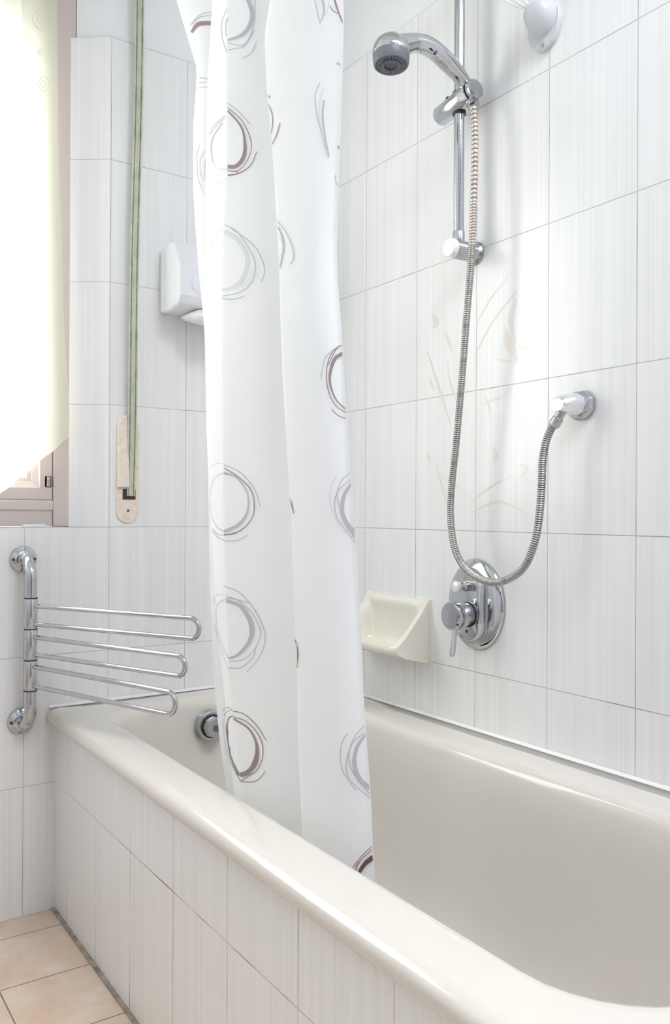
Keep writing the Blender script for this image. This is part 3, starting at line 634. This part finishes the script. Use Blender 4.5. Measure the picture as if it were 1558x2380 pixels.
STROKES = [
 (C2, [(135,225),(180,168),(268,160)], (6,11,10), B), (C2, [(125,175),(190,105),(272,80)], th, G), (C2, [(140,170),(190,120),(272,108)], th, G),
 (C2, [(510,-40),(555,90),(530,190),(470,250),(385,275)], (10,10,10,9,5), G), (C2, [(575,-40),(572,130),(545,240),(490,312),(385,295)], th, G), (C2, [(570,210),(500,315),(440,335),(385,345)], th, G), (C2, [(585,285),(550,365),(485,403)], th, G),
 (C2, [(380,60),(345,150),(345,250),(376,360)], th, G), (C2, [(379,125),(370,180),(374,250)], th, G),
 (C2, [(385,1152),(440,1150),(490,1095),(505,1010),(480,880),(385,765)], (9,9,8,5,4,4), B), (C2, [(352,850),(290,935),(270,1020),(282,1125)], (3,4,3), G), (C2, [(282,1130),(320,1168),(376,1172)], (5,7,7), P),
 (C2, [(385,745),(480,830),(540,950),(545,1050),(500,1140),(440,1195)], th, B), (C2, [(385,712),(460,770),(540,856)], th, G), (C2, [(586,1048),(545,1140),(470,1195),(385,1213)], (2,2.5,4), B), (C2, [(385,1180),(430,1185),(455,1180)], th, B),
 (C2, [(366,800),(290,870),(258,935)], th, G), (C2, [(366,815),(300,880),(270,930)], th, G), (C2, [(245,1150),(300,1208),(372,1200)], th, P), (C2, [(250,1245),(310,1262),(372,1235)], th, P),
 (C2, [(226,1090),(214,1180),(227,1278)], (3,6,3), P), (C2, [(232,1020),(190,1110),(195,1210),(227,1300)], th, P), (C2, [(168,1160),(180,1255),(228,1358)], th, P), (C2, [(190,1000),(165,1080),(170,1160)], th, P),
 (C2, [(190,538),(220,541),(248,545)], (3,3), G), (C2, [(185,575),(215,570),(245,568)], th, G), (C2, [(190,607),(215,604),(247,600)], th, G),
 (C2, [(362,1600),(450,1660),(510,1760),(515,1850),(470,1945),(400,1992),(345,2005)], (9,9,8,8,8,6), P), (C2, [(365,1555),(450,1605),(540,1730),(576,1830),(560,1930),(480,2015),(345,2048)], th, G), (C2, [(400,1575),(560,1690),(625,1800),(640,1885),(615,1950)], th, G), (C2, [(560,1840),(520,1940),(440,2000)], th, P), (C2, [(345,2066),(430,2068),(505,2046)], th, G),
 (C2, [(350,1580),(290,1650),(268,1740)], th, P),
 (C2, [(660,660),(680,675)], (3,3), B), (C2, [(665,725),(690,780),(695,850),(683,935)], th, B), (C2, [(747,850),(720,940),(690,998)], th, B),
 (C2, [(1022,575),(990,660),(1000,780),(1035,920),(1085,1090)], th, G), (C2, [(1048,615),(1022,700),(1020,800),(1055,960),(1086,1088)], th, P), (C2, [(1052,690),(1042,800),(1060,950),(1085,1070)], (4,4,3), G),
 (C2, [(985,-10),(1008,90),(1022,158)], th, G), (C2, [(1035,-20),(1052,50),(1045,110),(1022,160)], (5,4,2), G), (C2, [(1085,-10),(1078,60),(1055,110)], th, P), (C2, [(1090,38),(1115,75),(1155,95)], th, B), (C2, [(1120,-20),(1150,80),(1186,168)], (5,4,3), B),
 (C2, [(1140,412),(1165,440),(1180,495)], th, P), (C2, [(1138,435),(1160,450)], (6,4), G), (C2, [(1150,1010),(1160,1030),(1168,1052)], (4,4), B), (C2, [(1132,1210),(1135,1260),(1160,1305)], th, G), (C2, [(1130,1530),(1130,1590)], th, P),
 (C2, [(725,1525),(790,1610),(835,1720),(840,1780),(815,1830)], th, G), (C2, [(730,1565),(762,1640),(770,1720),(745,1855)], (3,5,3), G), (C2, [(732,1625),(765,1680),(765,1740),(742,1780)], th, P),
 (C7, [(1054,55),(1005,85),(978,150),(970,220),(985,290),(1020,355),(1078,407)], (9,8,6,4,3,3), B), (C7, [(1046,3),(985,50),(953,140),(955,260),(1000,370),(1082,430)], th, B), (C7, [(1030,8),(945,80),(915,220)], th, G), (C7, [(980,398),(1025,440),(1080,461)], th, B), (C7, [(1050,5),(1010,30),(960,130)], th, B),
 (C7, [(316,792),(390,815),(450,890),(470,970),(455,1050),(400,1115),(318,1152)], (7,4,3,4,7,8), G), (C7, [(318,762),(400,810),(480,890),(505,980),(490,1070),(420,1145),(318,1175)], th, B), (C7, [(318,740),(420,790),(505,890),(541,1000)], th, G), (C7, [(325,1210),(400,1205),(468,1172)], th, G), (C7, [(318,1170),(380,1165),(440,1130)], th, B),
 (C7, [(314,790),(255,830),(235,930),(240,1040),(275,1120),(314,1150)], (5,3,2,3,6), P), (C7, [(240,752),(275,732),(314,735)], th, P), (C7, [(245,1145),(285,1188),(325,1208)], th, G), (C7, [(244,1130),(285,1170),(316,1172)], th, G),
 (C7, [(1108,852),(1062,920),(1047,1000),(1062,1075),(1132,1172)], (6,9,9,9,12), G), (C7, [(1100,785),(1045,835),(1015,920),(1030,1000),(1062,1100),(1134,1205)], th, G), (C7, [(1106,826),(1030,890),(1000,970),(1022,1080),(1135,1232)], th, G), (C7, [(1012,808),(977,880),(975,980),(1020,1100),(1070,1165)], th, P),
 (C7, [(725,950),(737,995),(746,1040)], (2.5,3.5,2), B), (C7, [(756,1815),(770,1870),(772,1920),(765,1990)], (2.5,3.5,2), B),
 (C7, [(332,1577),(420,1610),(480,1700),(490,1780),(460,1850),(400,1912),(346,1930)], (8,9,11,12,9,7,5), G), (C7, [(332,1550),(400,1572),(490,1650),(540,1750),(540,1800),(500,1885),(430,1940),(346,1950)], th, G), (C7, [(316,1485),(420,1530),(505,1630),(562,1745),(570,1830),(530,1935),(460,2012)], th, G), (C7, [(330,1565),(380,1565),(470,1590)], th, G),
 (C7, [(328,1570),(285,1590),(270,1650),(280,1750),(310,1850),(346,1932)], (5,3,2,3), P), (C7, [(262,1600),(268,1545),(328,1540)], th, P), (C7, [(262,1720),(290,1840),(352,2008)], th, P), (C7, [(350,1990),(430,1985),(500,1920),(512,1860)], th, G),
 (C5, [(280,742),(340,730),(395,685),(428,610),(436,510),(410,420),(350,335),(232,262)], (8,11,13,9,5,4,4,4), B), (C5, [(232,238),(192,258),(176,340),(185,450),(208,580),(280,742)], (3,5,3,3,4), B), (C5, [(234,250),(330,278),(420,360),(478,470),(485,590),(440,700),(370,752),(292,800)], th, B), (C5, [(232,196),(330,225),(435,325),(515,448)], th, B),
 (C5, [(140,192),(175,160),(222,186)], th, G), (C5, [(152,240),(175,198),(222,192)], th, G), (C5, [(142,260),(145,380),(178,560),(230,700),(290,792)], th, P), (C5, [(200,560),(222,650),(292,800)], th, B), (C5, [(292,802),(380,808),(450,785),(508,715)], th, B), (C5, [(262,722),(300,760),(395,735)], th, B),
 (C5, [(1372,400),(1305,495),(1276,610),(1290,715),(1335,800),(1412,862)], (5,8,10,11,12), G), (C5, [(1365,318),(1285,405),(1237,520),(1230,620),(1270,735),(1410,912)], th, G), (C5, [(1366,380),(1265,465),(1218,590),(1205,690),(1250,805),(1412,948)], th, G), (C5, [(1222,385),(1178,450),(1155,560),(1180,720),(1290,882)], th, G),
 (C5, [(1442,1455),(1370,1510),(1308,1605),(1270,1700)], (13,10,8,7), D), (C5, [(1434,1362),(1355,1430),(1250,1562),(1215,1640)], th, B), (C5, [(1436,1388),(1335,1478),(1275,1585)], th, B), (C5, [(1320,1490),(1290,1540),(1300,1600)], th, B),
]
for fcv, pts, ws, mi_ in STROKES: ribbon(m, fcv(pts), ws, mi_, oncurtain)
cur = m.build('shower_curtain', [CLOTH, PR_BROWN, PR_DARK, PR_GREY, PR_PALE], fixn=False, smooth=50)
tag(cur, 'white shower curtain printed with sketched grey and brown circles, gathered inside the tub', 'shower curtain')
# rail the curtain hangs from (above the picture)
m = MB(); m.tube([(-.56, -.001, 2.33), (-.56, -3.0, 2.33)], .011, 20); m.lathe([(.025, 0), (.025, .006)], (-.56, -.0005, 2.33), (0,-1,0), 24)
tag(m.build('curtain_rod', CHROME_D, smooth=50), 'straight metal rod the shower curtain hangs from, above the tub', 'curtain rod')

# ------------------------------------------------------------------ light
def area(name, loc, rot, sx, sy, power, col=(1,1,1)):
    l = bpy.data.lights.new(name, 'AREA'); l.shape = 'RECTANGLE'; l.size = sx; l.size_y = sy; l.energy = power; l.color = col
    o = bpy.data.objects.new(name, l); COL.objects.link(o); o.location = loc; o.rotation_euler = rot; return o
area('daylight', (-1.25, .60, 1.75), (math.radians(-90), 0, 0), 2.2, 2.0, 97, (.935, .98, 1.05))
area('ceiling_fill', (-.50, -2.25, ZC-.03), (0, 0, 0), .8, 1.0, 33, (.945, .98, 1.05))  # added fill light under the ceiling, unseen, no fixture modelled
w = bpy.data.worlds.new('sky'); S.world = w; w.use_nodes = True
w.node_tree.nodes['Background'].inputs[0].default_value = (.95, .98, 1, 1); w.node_tree.nodes['Background'].inputs[1].default_value = 3.0
S.cycles.max_bounces = 10; S.cycles.diffuse_bounces = 6; S.cycles.glossy_bounces = 4; S.cycles.transparent_max_bounces = 12
S.cycles.use_adaptive_sampling = True; S.cycles.adaptive_threshold = .025; S.cycles.use_denoising = True; S.cycles.caustics_reflective = False; S.cycles.caustics_refractive = False
S.cycles.sample_clamp_indirect = 6
S.view_settings.view_transform = 'Standard'; S.view_settings.look = 'None'; S.view_settings.gamma = 1; S.view_settings.use_curve_mapping = False
S.view_settings.exposure = .25
for o in bpy.data.objects:
    if '_w' in o: del o['_w']
